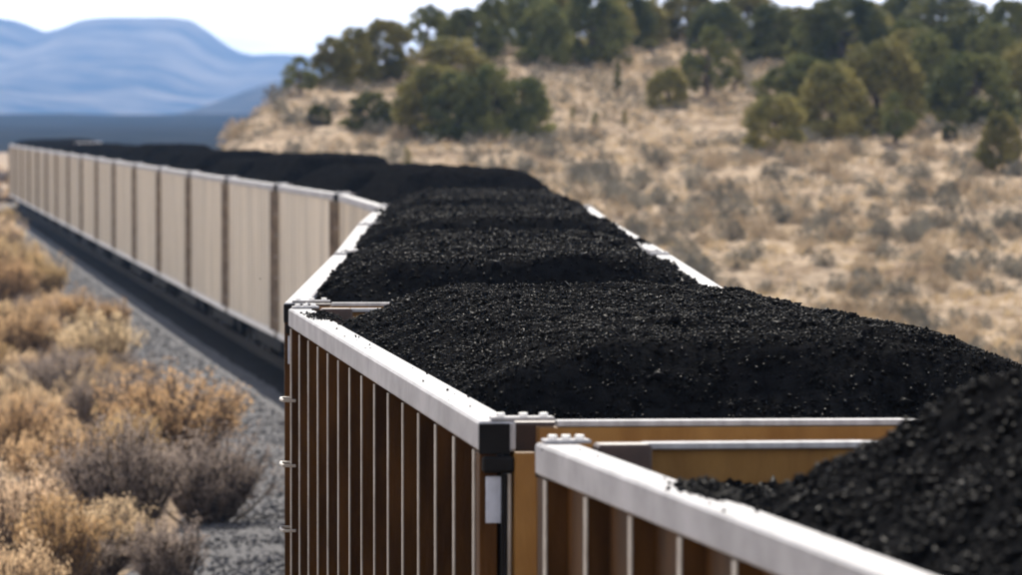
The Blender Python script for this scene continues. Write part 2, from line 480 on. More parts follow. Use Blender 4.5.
def wheel_mesh():
    mb = MB(); n = 20; prof = [(0.0, 0.06), (0.13, 0.07), (0.15, 0.03), (0.37, 0.02), (0.39, 0.065), (0.46, 0.065), (0.46, -0.045), (0.49, -0.05), (0.49, -0.075), (0.36, -0.075), (0.0, -0.05)]
    for r, x in prof:
        for k in range(n):
            t = 2 * math.pi * k / n
            mb.v.append((x, r * math.cos(t), r * math.sin(t)))
    for i in range(len(prof) - 1):
        for k in range(n):
            k2 = (k + 1) % n
            mb.f.append((i * n + k, (i + 1) * n + k, (i + 1) * n + k2, i * n + k2))
    return mb.mesh('wheel', M['wheel'])
WHEEL = wheel_mesh()
def frame_mesh():
    # cast side frame: arched top chord, dropped bottom chord, two axle boxes
    mb = MB()
    out = [(-1.15, 0.38), (-1.15, 0.62), (-0.75, 0.70), (-0.35, 0.86), (0.35, 0.86), (0.75, 0.70), (1.15, 0.62), (1.15, 0.38), (0.75, 0.38), (0.38, 0.24), (-0.38, 0.24), (-0.75, 0.38)]
    for x in (-0.06, 0.06):
        for (y, z) in out: mb.v.append((x, y, z))
    n = len(out)
    mb.f.append(tuple(range(n))); mb.f.append(tuple(n + k for k in reversed(range(n))))
    for k in range(n): mb.f.append((k, n + k, n + (k + 1) % n, (k + 1) % n))
    for y in (-0.9, 0.9): mb.box(-0.11, 0.11, y - 0.13, y + 0.13, 0.36, 0.62, 0.02)
    return mb.mesh('side_frame', M['black'])
FRAME = frame_mesh()
AXLE = MB().tube([(-0.75, 0, 0), (0.75, 0, 0)], 0.085, 10).mesh('axle', M['wheel'])
BOLSTER = box_mesh('bolster', (-1.1, 1.1, -0.2, 0.2, 0.48, 0.74), M['black'], 0.02)
def bolt_mesh():
    mb = MB(); mb.tube([(0, 0, 0), (0, 0, 0.014)], 0.018, 6); return mb.mesh('bolt', M['bolt'])
BOLT = bolt_mesh()

def make_car(ribbed):
    root = link('coal_car', None); root.empty_display_size = 0.5
    wall_x = 1.445 if ribbed else 1.497
    nb = 14; pitch = (2 * HL - 0.50) / nb
    body = M['brown'] if ribbed else M['beige']
    # floor and centre sill
    MB().box(-1.42, 1.42, -HL + .1, HL - .1, 0.98, 1.06).build('floor', M['inner'], root)
    MB().box(-0.3, 0.3, -HL - .3, HL + .3, 0.72, 0.975, 0.01).build('centre_sill', M['black'], root)
    tb = MB()
    for s in (-1, 1):     # the two tubs that hang between the bogies
        n = len(tb.v)
        tb.v += [(s * x, y, z) for (y, z) in ((-4.25, 0.972), (-3.7, 0.30), (3.7, 0.30), (4.25, 0.972)) for x in (0.34, 1.12)]
        tb.f += [(n, n + 1, n + 3, n + 2), (n + 2, n + 3, n + 5, n + 4), (n + 4, n + 5, n + 7, n + 6), (n, n + 2, n + 4, n + 6), (n + 1, n + 7, n + 5, n + 3), (n, n + 6, n + 7, n + 1)]
    tb.build('tub', M['black'], root)
    for s in (-1, 1):
        # side wall
        w = MB().box(*sorted((s * (wall_x - 0.022), s * (wall_x - 0.012))), -HL + .02, HL - .02, 0.88, TOP - 0.121).build('side_wall', M['inner'], root)
        for k in range(nb):
            y0 = -HL + 0.25 + k * pitch
            MB().box(*sorted((s * (wall_x - 0.010), s * wall_x)), y0 + 0.009, y0 + pitch - 0.009, 0.885, TOP - 0.123, 0.003).build('side_panel', body, w)
        # top and bottom chords
        MB().box(*sorted((s * 1.375, s * HW)), -HL, HL, TOP - 0.118, TOP, 0.010).build('rim', M['rim'], root)
        MB().box(*sorted((s * 1.40, s * (HW - 0.004))), -HL + 0.01, HL - .01, 0.76, 0.878, 0.006).build('side_sill', M['sill'], root)
        # ribs; on ribbed cars shade and light are painted: dark webs, pale outer strips
        depth = 0.073 if ribbed else 0.018
        for k in range(nb + 1):
            y = -HL + 0.25 + k * pitch
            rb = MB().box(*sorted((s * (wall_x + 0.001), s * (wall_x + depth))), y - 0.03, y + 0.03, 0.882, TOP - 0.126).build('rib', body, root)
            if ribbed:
                MB().box(*sorted((s * (wall_x + depth + 0.001), s * (wall_x + depth + 0.007))), y - 0.034, y + 0.034, 0.884, TOP - 0.124).build('rib_lit_face', M['flange'], rb)
        for e in (-1, 1):
            # black block painting shade into the chord's hollow end, corner post, bolted plate, gusset
            MB().box(*sorted((s * 1.40, s * 1.522)), *sorted((e * (HL + 0.002), e * (HL + 0.02))), TOP - 0.128, TOP - 0.008, 0.003).build('chord_end_shade', M['black'], root)
            MB().box(*sorted((s * 1.295, s * 1.385)), *sorted((e * (HL - 0.16), e * (HL + 0.05))), 0.95, TOP - 0.123, 0.006).build('corner_post', M['gold'], root)
            MB().box(*sorted((s * (wall_x + .002), s * (1.518 if ribbed else 1.585))), *sorted((e * (HL - 0.19), e * (HL - 0.012))), 0.885, TOP - 0.124, 0.004).build('corner_angle', M['brown'] if ribbed else M['end_angle'], root)
            pl = MB().box(*sorted((s * (1.335 if e > 0 else 1.22), s * (1.505 if e > 0 else 1.47))), *sorted((e * (HL - 0.14), e * (HL - 0.01))), TOP + 0.003, TOP + 0.016, 0.003).build('corner_plate', M['rim'], root)
            for bx in ((1.37, 1.42, 1.47) if e > 0 else (1.26, 1.34, 1.43)):
                b = link('bolt', BOLT, pl, (s * bx, e * (HL - 0.07), TOP + 0.017))
            MB().box(*sorted((s * 1.135, s * (1.332 if e > 0 else 1.368))), *sorted((e * (HL - 0.30), e * (HL - (0.168 if e < 0 else 0.128)))), TOP - 0.75, TOP + (0.006 if e > 0 else -0.012), 0.01).build('gusset', M['dark_gusset'], root)
    for e in (-1, 1):
        ew = MB().box(-1.29, 1.29, *sorted((e * (HL - 0.07), e * (HL - 0.03))), 1.07, TOP - 0.022).build('end_wall', M['gold'], root)
        MB().box(-(1.13 if e > 0 else 1.21), 1.13 if e > 0 else 1.21, *sorted((e * (HL - 0.125), e * (HL + 0.01))), TOP - 0.021, TOP + 0.001, 0.003).build('end_rim', M['rim'], root)
        for x in (-0.85, -0.28, 0.28, 0.85):
            MB().box(x - 0.05, x + 0.05, *sorted((e * (HL - 0.029), e * (HL + 0.05))), 1.0, TOP - 0.20, 0.004).build('end_post', M['gold'], ew)
        MB().box(-1.285, 1.285, *sorted((e * (HL - 0.028), e * (HL + 0.028))), TOP - 0.17, TOP - 0.024, 0.004).build('end_beam', M['gold'], ew)
        MB().box(-1.35, 1.35, *sorted((e * (HL - 0.2), e * (HL + 0.03))), 0.78, 0.94, 0.01).build('end_sill', M['black'], root)
        # coupler
        cp = MB().box(-0.08, 0.08, *sorted((e * (HL + 0.3), e * (HL + 0.46))), 0.76, 0.92, 0.01)
        cp.box(-0.14, 0.14, *sorted((e * (HL + 0.44), e * (HL + 0.595))), 0.72, 0.98, 0.03)
        cp.build('coupler', M['black'], root)
        # ladder irons on the diagonal corners, beside a placard and a brake rod at the other
        s = -e
        for z in (3.18, 2.77, 2.36, 1.95, 1.54, 1.13):
            mb = MB()
            y0, y1 = e * (HL - 0.40), e * (HL - 0.03)
            mb.tube([(s * 1.50, y1, z), (s * 1.575, y1, z), (s * 1.585, (y0 + y1) / 2, z), (s * 1.575, y0, z), (s * 1.50, y0, z)], 0.010, 6)
            mb.build('ladder_rung', M['flange'], root)
        s = e
        MB().box(*sorted((s * 1.43, s * 1.495)), *sorted((e * (HL + 0.004), e * (HL + 0.016))), TOP - 0.40, TOP - 0.215, 0.003).build('placard', M['plate'], root)
        MB().box(*sorted((s * 1.388, s * 1.51)), *sorted((e * (HL - 0.01), e * (HL + 0.06))), TOP - 0.20, TOP - 0.136, 0.01).build('bracket', M['black'], root)
        MB().tube([(s * 1.405, e * (HL + 0.035), 0.95), (s * 1.405, e * (HL + 0.035), TOP - 0.205)], 0.009, 6).build('brake_rod', M['flange'], root)
        MB().tube([(s * 1.425, e * (HL + 0.045), 0.95), (s * 1.43, e * (HL + 0.05), 2.6), (s * 1.425, e * (HL + 0.045), TOP - 0.205)], 0.013, 6).build('air_hose', M['black'], root)
        # bogie
        bg = link('bogie', BOLSTER, root, (0, e * 5.35, 0))
        for sx_ in (-1, 1):
            link('side_frame', FRAME, bg, (sx_ * 1.0, 0, 0))
        for yy in (-0.9, 0.9):
            link('axle', AXLE, bg, (0, yy, 0.46))
            for sx_ in (-1, 1):
                wv = link('wheel', WHEEL, bg, (sx_ * 0.76, yy, 0.46))
                if sx_ < 0: wv.rotation_euler = (0, 0, math.pi)
    return root

ORD = ['nearest', 'second', 'third', 'fourth', 'fifth', 'sixth', 'seventh', 'eighth', 'ninth', 'tenth', 'eleventh', 'twelfth', 'thirteenth', 'fourteenth', 'fifteenth',
       'sixteenth', 'seventeenth', 'eighteenth', 'nineteenth', 'twentieth', 'twenty-first', 'twenty-second', 'twenty-third', 'twenty-fourth', 'twenty-fifth', 'twenty-sixth']
car_labels = {
    0: 'blurred brown coal car nearest the camera, its pale rim cut by the lower edge',
    1: 'sharp brown ribbed coal car with white rim, second from the camera',
    2: 'coal car just beyond the sharp brown one, only its white rims showing',
    3: 'fourth coal car from the camera, white rim bending right behind the third',
    4: 'fifth coal car from the camera, last before the train swings left',
    5: 'sixth coal car, at the bend where the beige sides begin',
}
placed = []
proto = {}
for i, (xn, yn, xf, yf) in enumerate(CARS):
    kind = i <= 4
    if kind not in proto:
        proto[kind] = make_car(kind); o = proto[kind]
    else:
        o = copy_tree(proto[kind])
    a = math.atan2(-(xf - xn), yf - yn)
    mx, my = (xn + xf) / 2, (yn + yf) / 2
    o.location = (mx + HW * math.cos(a), my + HW * math.sin(a), 0)
    o.rotation_euler = (0, 0, a)
    o.scale = (1, math.hypot(xf - xn, yf - yn) / 14.9, 1)
    lab = car_labels.get(i, '%s coal car from the camera, with beige flat sides and pale rim' % ORD[i])
    tag(o, lab, 'coal car', 'coal cars of the train')
    placed.append(o)

# ------------------------------------------------------------------ coal loads
def heap_z(x, y, T, wf, slope, ys, es, seed, floor=-0.35):
    nz = Noise2(seed)
    ax = np.abs(x); ay = np.abs(y)
    wob = nz.fbm(y / 2.2, x / 2.2 + 9, 3) * 0.35
    top = T + 0.05 * nz.fbm(x / 1.4, y / 1.4, 3)
    side = T - (ax - wf - wob * 0.5) * slope
    end = T - (ay - ys - wob) * es
    k = 0.03
    h = -k * np.log(np.exp(-top / k) + np.exp(-side / k) + np.exp(-end / k))
    h = np.minimum(h, -0.035 + (1.375 - ax) * 1.0)
    run = nz.fbm(y / 0.32 + x * 0.5, x / 1.3 + 40, 3) * 0.055 * np.clip((ax - wf + 0.25) / 0.5, 0, 1)
    h = h + run + nz.fbm(x / 0.30, y / 0.30, 3) * 0.05
    lo = floor + 0.10 * nz.fbm(x / 0.9, y / 0.9, 3)
    return np.maximum(h, lo) + TOP

def make_load(name, T, wf, slope, ys, es, seed, step, nl, lump, spill=(), ylim=(-7.3, 7.3), floor=-0.35):
    xs = np.linspace(-1.40, 1.40, int(2.8 / step) + 1); ys_ = np.linspace(-7.30, 7.30, int(14.6 / step) + 1)
    X, Y = np.meshgrid(xs, ys_, indexing='ij')
    Z = heap_z(X, Y, T, wf, slope, ys, es, seed, floor)
    g = np.random.default_rng(seed)
    Z = Z + (g.random(Z.shape) - .5) * step * 0.85
    me = mesh_arrays('coal_load', np.stack([X, Y, Z], -1).reshape(-1, 3), grid_faces(len(xs), len(ys_)), M['coal'], step > 0.09)
    lm = None
    if nl:
        px = (g.random(nl) * 2 - 1) * 1.36; py = ylim[0] + (ylim[1] - ylim[0]) * g.random(nl)
        # more and larger lumps roll to the foot of the slopes
        size = lump * (0.4 + 1.3 * g.random(nl) ** 4)
        big = g.random(nl) < 0.012; size[big] *= 2.2
        pz = heap_z(px, py, T, wf, slope, ys, es, seed, floor) + size * 0.35
        P = np.stack([px, py, pz], -1)
        for (sxx, syy, rad_x, rad_y, cnt) in spill:
            q = g.normal(size=(cnt, 2))
            qx = sxx + q[:, 0] * rad_x; qy = syy + q[:, 1] * rad_y
            qx = np.clip(qx, -1.50, 1.50); s2 = lump * (0.35 + 0.8 * g.random(cnt) ** 2)
            hh = 0.04 * np.exp(-(q ** 2).sum(1)) * g.random(cnt)
            P = np.concatenate([P, np.stack([qx, qy, TOP + s2 * 0.4 + hh], -1)]); size = np.concatenate([size, s2])
        v, f = octa_cloud(P, size, seed + 5)
        lm = mesh_arrays('coal_lumps', v, f, M['coal_lump'])
    return me, lm

loads = {
    0: make_load('a', 0.54, 0.60, 0.80, 2.6, 0.40, 31, 0.035, 50000, 0.0145, spill=((-1.385, 4.4, 0.03, 0.22, 900), (-1.43, 4.0, 0.035, 2.5, 18)), ylim=(-2.0, 7.3), floor=-0.19),
    1: make_load('b', 0.215, 0.85, 0.42, 4.6, 0.80, 32, 0.03, 112000, 0.0102, spill=((-1.40, 5.7, 0.05, 0.35, 520), (-1.43, 0.0, 0.035, 4.5, 26))),
    2: make_load('c', 0.24, 0.80, 0.46, 4.9, 0.80, 33, 0.045, 36000, 0.0155, spill=((1.40, -5.2, 0.04, 0.5, 500),)),
    3: make_load('d', 0.24, 0.85, 0.50, 5.1, 0.75, 34, 0.05, 20000, 0.018, spill=((1.42, -3.0, 0.05, 0.6, 150),)),
}
far = [make_load('f%d' % k, (0.34, 0.46, 0.40, 0.52)[k], 0.85, 0.60, 5.0, 0.75, 40 + k, 0.10, 0, 0) for k in range(4)]
low = make_load('g', 0.20, 0.9, 0.4, 5.6, 0.5, 47, 0.10, 0, 0)
load_labels = {
    0: 'blurred black coal heap in the foreground, rising into the lower right corner',
    1: 'sharp glinting black coal heap in the second car, in focus',
    2: 'black coal heap in the third car, behind the sharp heap',
    3: 'black coal heap in the fourth car, between the two right-hand white rims',
    4: 'black coal heap in the fifth car, before the train swings left',
}
for i, car in enumerate(placed):
    me, lm = loads[i] if i in loads else (loads[3] if i == 4 else low if i > 15 else far[0] if i > 12 else far[i % 4])
    o = link('coal_load', me)
    o.location = car.location; o.rotation_euler = car.rotation_euler; o.scale = car.scale
    if i == 4 or (i > 5 and i % 3 == 0): o.rotation_euler = (0, 0, car.rotation_euler.z + math.pi)
    tag(o, load_labels.get(i, 'black coal heaped above the rim of the %s car from the camera' % ORD[i]), 'coal', 'coal loads in the train')
    if lm:
        tag(link('coal_lumps', lm, o), kind='stuff')

# ------------------------------------------------------------------ vegetation
M['bark'] = mat('juniper_bark', (0.13, 0.095, 0.07), 0.9, col2=(0.06, 0.045, 0.035), vscale=6)
M['leaf_dark'] = mat('juniper_foliage', (0.19, 0.185, 0.058), 0.75, col2=(0.070, 0.080, 0.028), vscale=1.4, rand=0.25, transl=0.28, spec=0.1)
M['leaf_olive'] = mat('olive_juniper_foliage', (0.30, 0.25, 0.082), 0.75, col2=(0.115, 0.11, 0.036), vscale=1.4, rand=0.22, transl=0.28, spec=0.1)
M['stem'] = mat('brush_stem', (0.13, 0.095, 0.07), 0.9, col2=(0.05, 0.037, 0.03), vscale=3)
M['straw'] = mat('golden_brush_tips', (0.74, 0.545, 0.315), 0.8, col2=(0.54, 0.385, 0.215), vscale=2.5, rand=0.26, transl=0.5, spec=0.1, hue=0.011)
M['grey_tip'] = mat('grey_brush_tips', (0.37, 0.30, 0.25), 0.85, col2=(0.21, 0.17, 0.145), vscale=2.5, rand=0.18, transl=0.4, spec=0.1)
M['sage'] = mat('sagebrush_leaf', (0.25, 0.228, 0.175), 0.85, col2=(0.12, 0.112, 0.092), vscale=1.6, rand=0.25, transl=0.2, spec=0.15)
M['tan_brush'] = mat('tan_brush_leaf', (0.48, 0.375, 0.25), 0.85, col2=(0.29, 0.22, 0.145), vscale=1.6, rand=0.22, transl=0.25, spec=0.15)
M['grass'] = mat('dry_grass', (0.52, 0.39, 0.22), 0.9, col2=(0.34, 0.25, 0.145), vscale=0.5, transl=0.3, spec=0.1)

def leaf_quads(pos, size, g, aspect=0.6, up=0.0):
    n = len(pos)
    a = g.normal(size=(n, 3)); a[:, 2] += up; a /= np.linalg.norm(a, axis=1)[:, None]
    r = g.normal(size=(n, 3)); b = np.cross(a, r); b /= np.linalg.norm(b, axis=1)[:, None]
    s = np.asarray(size).reshape(-1, 1)
    a = a * s; b = b * s * aspect
    v = np.stack([pos - a * .9, pos + b * .7 - a * .1, pos + a, pos - b * .7 + a * .1], 1)
    return v.reshape(-1, 3), (np.arange(n * 4).reshape(-1, 4))

def juniper(seed, shape):
    """unit tree: height 1, crown about 1 wide; returns trunk and crown meshes for the two leaf colours"""
    g = np.random.default_rng(seed); rr = random.Random(seed)
    mb = MB()
    lean = rr.uniform(-0.08, 0.08)
    trunk_pts = [(0, 0, -0.03), (lean * .3, 0.01, 0.12), (lean * .7, -0.01, 0.3), (lean, 0.0, 0.55), (lean * 1.1, 0.01, 0.86)]
    mb.tube(trunk_pts, [0.075, 0.058, 0.042, 0.026, 0.006], 7)
    tips = []
    nl = 9
    for k in range(nl):
        z0 = 0.12 + 0.55 * k / nl + rr.uniform(-.03, .03)
        t = k * 2.4 + rr.uniform(-.5, .5)
        ln = (0.42 if shape == 'round' else 0.30 if shape == 'open' else 0.22) * rr.uniform(.7, 1.15) * (1.1 - z0 * .55)
        ez = z0 + ln * rr.uniform(.35, .8)
        e = (math.cos(t) * ln, math.sin(t) * ln, min(ez, .95))
        mid = (e[0] * .5 + rr.uniform(-.03, .03), e[1] * .5, (z0 + e[2]) / 2 - 0.02)
        mb.tube([(lean * z0, 0, z0), mid, e], [0.02, 0.013, 0.004], 5)
        tips.append(e)
    P = []; S = []
    nclump = {'round': 96, 'open': 52, 'slim': 40}[shape]
    for k in range(nclump):
        if k < len(tips): c = np.array(tips[k])
        else:
            t = g.random() * 6.283; zc = g.random() ** (1.15 if shape == 'round' else 0.85)
            if shape == 'slim': rad = 0.30 * (1 - zc) ** 0.6 + 0.05
            elif shape == 'open': rad = 0.44 * math.sin(math.pi * min(1, 0.25 + 0.72 * zc)) ** 0.8
            else: rad = 0.50 * (math.sin(math.pi * (0.33 + 0.61 * zc)) ** 0.7)
            rad *= 0.55 + 0.5 * g.random() ** 0.5
            zlo = {'round': 0.03, 'open': 0.16, 'slim': 0.05}[shape]
            c = np.array([math.cos(t) * rad + lean, math.sin(t) * rad, zlo + (0.96 - zlo) * zc])
        if shape == 'round' and k >= nclump - 16:      # boughs that sweep down to the ground
            rad = 0.40 * g.random(); c = np.array([math.cos(t) * rad, math.sin(t) * rad, 0.03 + 0.16 * g.random()])
        cs = {'round': 0.115, 'open': 0.10, 'slim': 0.075}[shape] * (0.7 + 0.7 * g.random())
        m = int(70 * (cs / 0.1) ** 1.5)
        d = g.normal(size=(m, 3)); d /= np.linalg.norm(d, axis=1)[:, None]
        p = c + d * (g.random((m, 1)) ** 0.45) * cs * np.array([1.1, 1.1, 0.85])
        P.append(p); S.append((0.024 if shape == 'round' else 0.018) + 0.022 * g.random(m))
    P = np.concatenate(P); S = np.concatenate(S)
    v, f = leaf_quads(P, S, g, 0.75, 0.5)
    return mb, v, f

TREE = {}
for k, (sh, seed) in enumerate((('round', 51), ('round', 52), ('round', 53), ('open', 54), ('open', 55), ('slim', 56))):
    mb, v, f = juniper(seed, sh)
    tm = mb.mesh('trunk', M['bark'], True)
    TREE[k] = (tm, mesh_arrays('crown', v, f, M['leaf_dark']), mesh_arrays('crown', v, f, M['leaf_olive']))

def tree(px, base, h_px, w_px, var, olive, label, back=0.0, name='juniper_tree', group='junipers on the hillside'):
    p = at(px, base)
    if back: p = Vector((p.x * (1 + back / p.y), p.y + back, float(ground_z(p.x * (1 + back / p.y), p.y + back))))
    k = p.y / F_PX
    r = link(name, None, None, p)
    tm, c1, c2 = TREE[var]
    link('trunk', tm, r); link('crown', c2 if olive else c1, r)
    if base < 68: h_px *= 0.96
    r.scale = (w_px * k * 1.1, w_px * k * 1.1, h_px * k * 1.06); r.rotation_euler = (0, 0, rng.random() * 6.28)
    tag(r, label, 'tree', group)

trees = [
    (301, 94, 35, 32, 3, 0, 'small dark juniper at the far left end of the ridge'),
    (335, 88, 48, 38, 0, 1, 'juniper second from the left end of the ridge'),
    (356, 85, 52, 38, 1, 1, 'olive juniper third from the left end of the ridge, pressed between neighbours'),
    (387, 80, 55, 50, 2, 1, 'broad olive juniper above the bare tan bank at left'),
    (425, 56, 50, 50, 4, 0, 'airy dark juniper on the skyline with sky showing through, left of the dense group'),
    (467, 64, 54, 55, 0, 0, 'dense dark juniper rounded against the white sky, right of the airy one'),
    (447, 82, 40, 64, 1, 1, 'wide olive juniper in the middle of the left-hand grove'),
    (430, 134, 62, 66, 2, 1, 'large olive juniper at the lower left of the grove, low to the slope'),
    (458, 139, 62, 56, 0, 0, 'large dark juniper at the bottom of the left-hand grove'),
    (372, 130, 34, 48, 1, 0, 'low spreading dark juniper on the bank left of the grove'),
    (318, 124, 18, 21, 0, 0, 'small round dark juniper alone on the bank at left'),
    (406, 172, 23, 15, 5, 1, 'little cone-shaped green juniper just above the black coal'),
    (490, 136, 64, 46, 1, 0, 'tall dark juniper right of the grove centre, its foot in shade'),
    (522, 136, 54, 54, 2, 0, 'round dark juniper at the lower right end of the grove'),
    (494, 56, 60, 36, 4, 0, 'slender open juniper on the skyline with bare trunk'),
    (526, 56, 66, 66, 0, 0, 'big juniper on the skyline cut by the top edge, left of centre'),
    (588, 66, 74, 66, 1, 0, 'big dense juniper at top centre casting a shadow down the slope'),
    (558, 56, 60, 44, 2, 1, 'olive juniper at top centre between two bigger skyline trees'),
    (625, 50, 58, 52, 2, 0, 'skyline juniper right of top centre, over a gap of blue sky'),
    (660, 40, 50, 36, 3, 0, 'narrow dark skyline juniper over the bare rocky crest'),
    (707, 98, 66, 52, 3, 0, 'lone juniper with visible trunk and round shadow, right of centre slope'),
    (669, 108, 38, 34, 0, 1, 'small olive juniper left of the lone trunked one'),
    (617, 97, 35, 13, 5, 0, 'slim dark juniper on the bare slope at centre'),
    (735, 92, 36, 26, 5, 1, 'narrow green juniper just right of the lone trunked one'),
    (692, 42, 48, 62, 1, 1, 'olive skyline juniper above the lone trunked one'),
    (745, 48, 52, 66, 2, 1, 'wide olive skyline juniper, third from the right of the gap of sky'),
    (573, 122, 15, 10, 5, 0, 'tiny dark juniper seedling on the slope, leftmost of three'),
    (594, 129, 15, 12, 5, 0, 'tiny dark juniper seedling on the slope, middle of three'),
    (625, 127, 16, 10, 5, 1, 'tiny dark juniper seedling on the slope, rightmost of three'),
    (780, 116, 48, 60, 4, 0, 'dark juniper behind the low olive one, left of the right-hand grove'),
    (777, 150, 52, 54, 0, 1, 'low dense olive juniper at the bottom left of the right-hand grove'),
    (827, 138, 68, 66, 1, 1, 'large round olive juniper in front of the right-hand grove'),
    (842, 78, 76, 86, 2, 0, 'huge dark juniper on the skyline, left of the blue notch of sky'),
    (800, 60, 52, 60, 0, 1, 'olive skyline juniper left of the huge dark one'),
    (880, 133, 88, 76, 0, 1, 'tall juniper in the middle of the right-hand grove with its trunk base showing'),
    (932, 112, 70, 70, 1, 0, 'dark juniper behind the right-hand grove, its foot in shade'),
    (896, 143, 46, 38, 3, 0, 'small juniper on a thin trunk in front of the right-hand grove'),
    (974, 128, 68, 80, 2, 0, 'broad green juniper with short trunk near the right edge'),
    (950, 140, 13, 14, 0, 0, 'tiny round juniper by the trunk of the broad right-hand one'),
    (998, 172, 54, 40, 1, 1, 'yellow-olive juniper bush lowest on the slope near the right edge'),
    (936, 50, 58, 84, 4, 0, 'spreading open juniper on the skyline at right, sky through its boughs'),
    (1012, 64, 62, 52, 2, 0, 'dark juniper on the skyline in the upper right corner'),
    (905, 74, 48, 56, 1, 0, 'juniper just below the skyline between the spreading and the huge one'),
    (980, 45, 40, 40, 3, 0, 'thin open skyline juniper left of the corner tree'),
    (545, 64, 62, 46, 0, 0, 'dense skyline juniper just left of the big one at top centre'),
    (608, 56, 56, 44, 1, 1, 'olive skyline juniper just right of the big one at top centre'),
    (645, 46, 46, 40, 0, 1, 'rounded olive juniper on the crest left of the bare rocky gap'),
    (718, 50, 48, 48, 0, 0, 'dark rounded juniper on the crest above the narrow green one'),
    (770, 62, 54, 56, 1, 0, 'dark juniper on the crest above the low olive pair at right'),
    (818, 74, 56, 52, 0, 0, 'dark juniper tucked under the left side of the huge skyline one'),
    (868, 66, 60, 56, 1, 1, 'olive juniper under the blue notch of sky'),
    (915, 92, 58, 58, 2, 1, 'olive juniper filling the middle of the right-hand grove'),
    (960, 78, 60, 60, 0, 0, 'dark juniper below the spreading skyline one'),
    (995, 92, 62, 58, 1, 0, 'dark juniper behind the broad green one near the right edge'),
    (905, 44, 52, 54, 2, 0, 'dense juniper on the skyline left of the spreading open one'),
    (1030, 110, 66, 60, 0, 1, 'olive juniper half cut by the right edge'),
    (806, 112, 52, 48, 2, 0, 'dark juniper between the low olive one and the large round one'),
]
for t in trees: tree(*t)

# rabbitbrush beside the gravel
def brush(seed, spread):
    """unit bush: height 1; woody stems fanning from the base, tufted at the tips"""
    g = np.random.default_rng(seed); rr = random.Random(seed)
    mb = MB(); P = []; S = []; P2 = []
    for k in range(150):
        t = rr.uniform(0, 6.283); lean = rr.random() ** 0.55 * spread * 1.35
        ln = rr.uniform(.55, 1.0)
        b0 = Vector((rr.uniform(-.1, .1), rr.uniform(-.1, .1), -0.03))
        d = Vector((math.cos(t) * lean, math.sin(t) * lean, 1.0)).normalized()
        p1 = b0 + d * ln * .5 + Vector((rr.uniform(-.05, .05), rr.uniform(-.05, .05), 0))
        p2 = p1 + (d + Vector((rr.uniform(-.3, .3), rr.uniform(-.3, .3), .25))).normalized() * ln * .42
        mb.tube([b0, p1, p2], [0.021, 0.014, 0.005], 3, False)
        for q in range(5):
            f = rr.uniform(.25, 1); s0 = p1.lerp(p2, f) if rr.random() < .7 else b0.lerp(p1, rr.uniform(.5, 1))
            e = s0 + (d + Vector((rr.uniform(-.6, .6), rr.uniform(-.6, .6), rr.uniform(0, .5)))).normalized() * rr.uniform(.10, .24)
            mb.tube([s0, e], [0.006, 0.003], 3, False)
            m = 12
            pp = np.array(e) + g.normal(size=(m, 3)) * np.array([.032, .032, .042])
            P.append(pp); S.append(0.012 + 0.016 * g.random(m))
        for fr, m in ((0.35, 3), (0.55, 6), (0.75, 12)):
            c = np.array(b0.lerp(p2, fr))
            P2.append(c + g.normal(size=(m, 3)) * 0.06)
    P = np.concatenate(P); S = np.concatenate(S); P2 = np.concatenate(P2)
    v, f = leaf_quads(P, S, g, 0.45, 0.9)
    v2, f2 = leaf_quads(P2, 0.012 + 0.012 * g.random(len(P2)), g, 0.35, 0.9)
    return mb.mesh('stems', M['stem']), (v, f), (v2, f2)
BR = []
for seed, sp in ((61, 0.75), (62, 1.0), (63, 0.6), (64, 0.9)):
    st, (v, f), (v2, f2) = brush(seed, sp)
    BR.append((st, mesh_arrays('tips', v, f, M['straw']), mesh_arrays('tips', v, f, M['grey_tip']), mesh_arrays('leaves', v2, f2, M['grey_tip'])))

def bush(p, h, w, var, grey, label, group='rabbitbrush left of the track', name='rabbitbrush'):
    r = link(name, None, None, p)
    st, a, b, lv = BR[var]
    link('stems', st, r); link('tips', b if grey else a, r); link('leaves', lv, r)
    r.scale = (w, w, h); r.rotation_euler = (0, 0, rng.random() * 6.28)
    tag(r, label, 'bush', group)

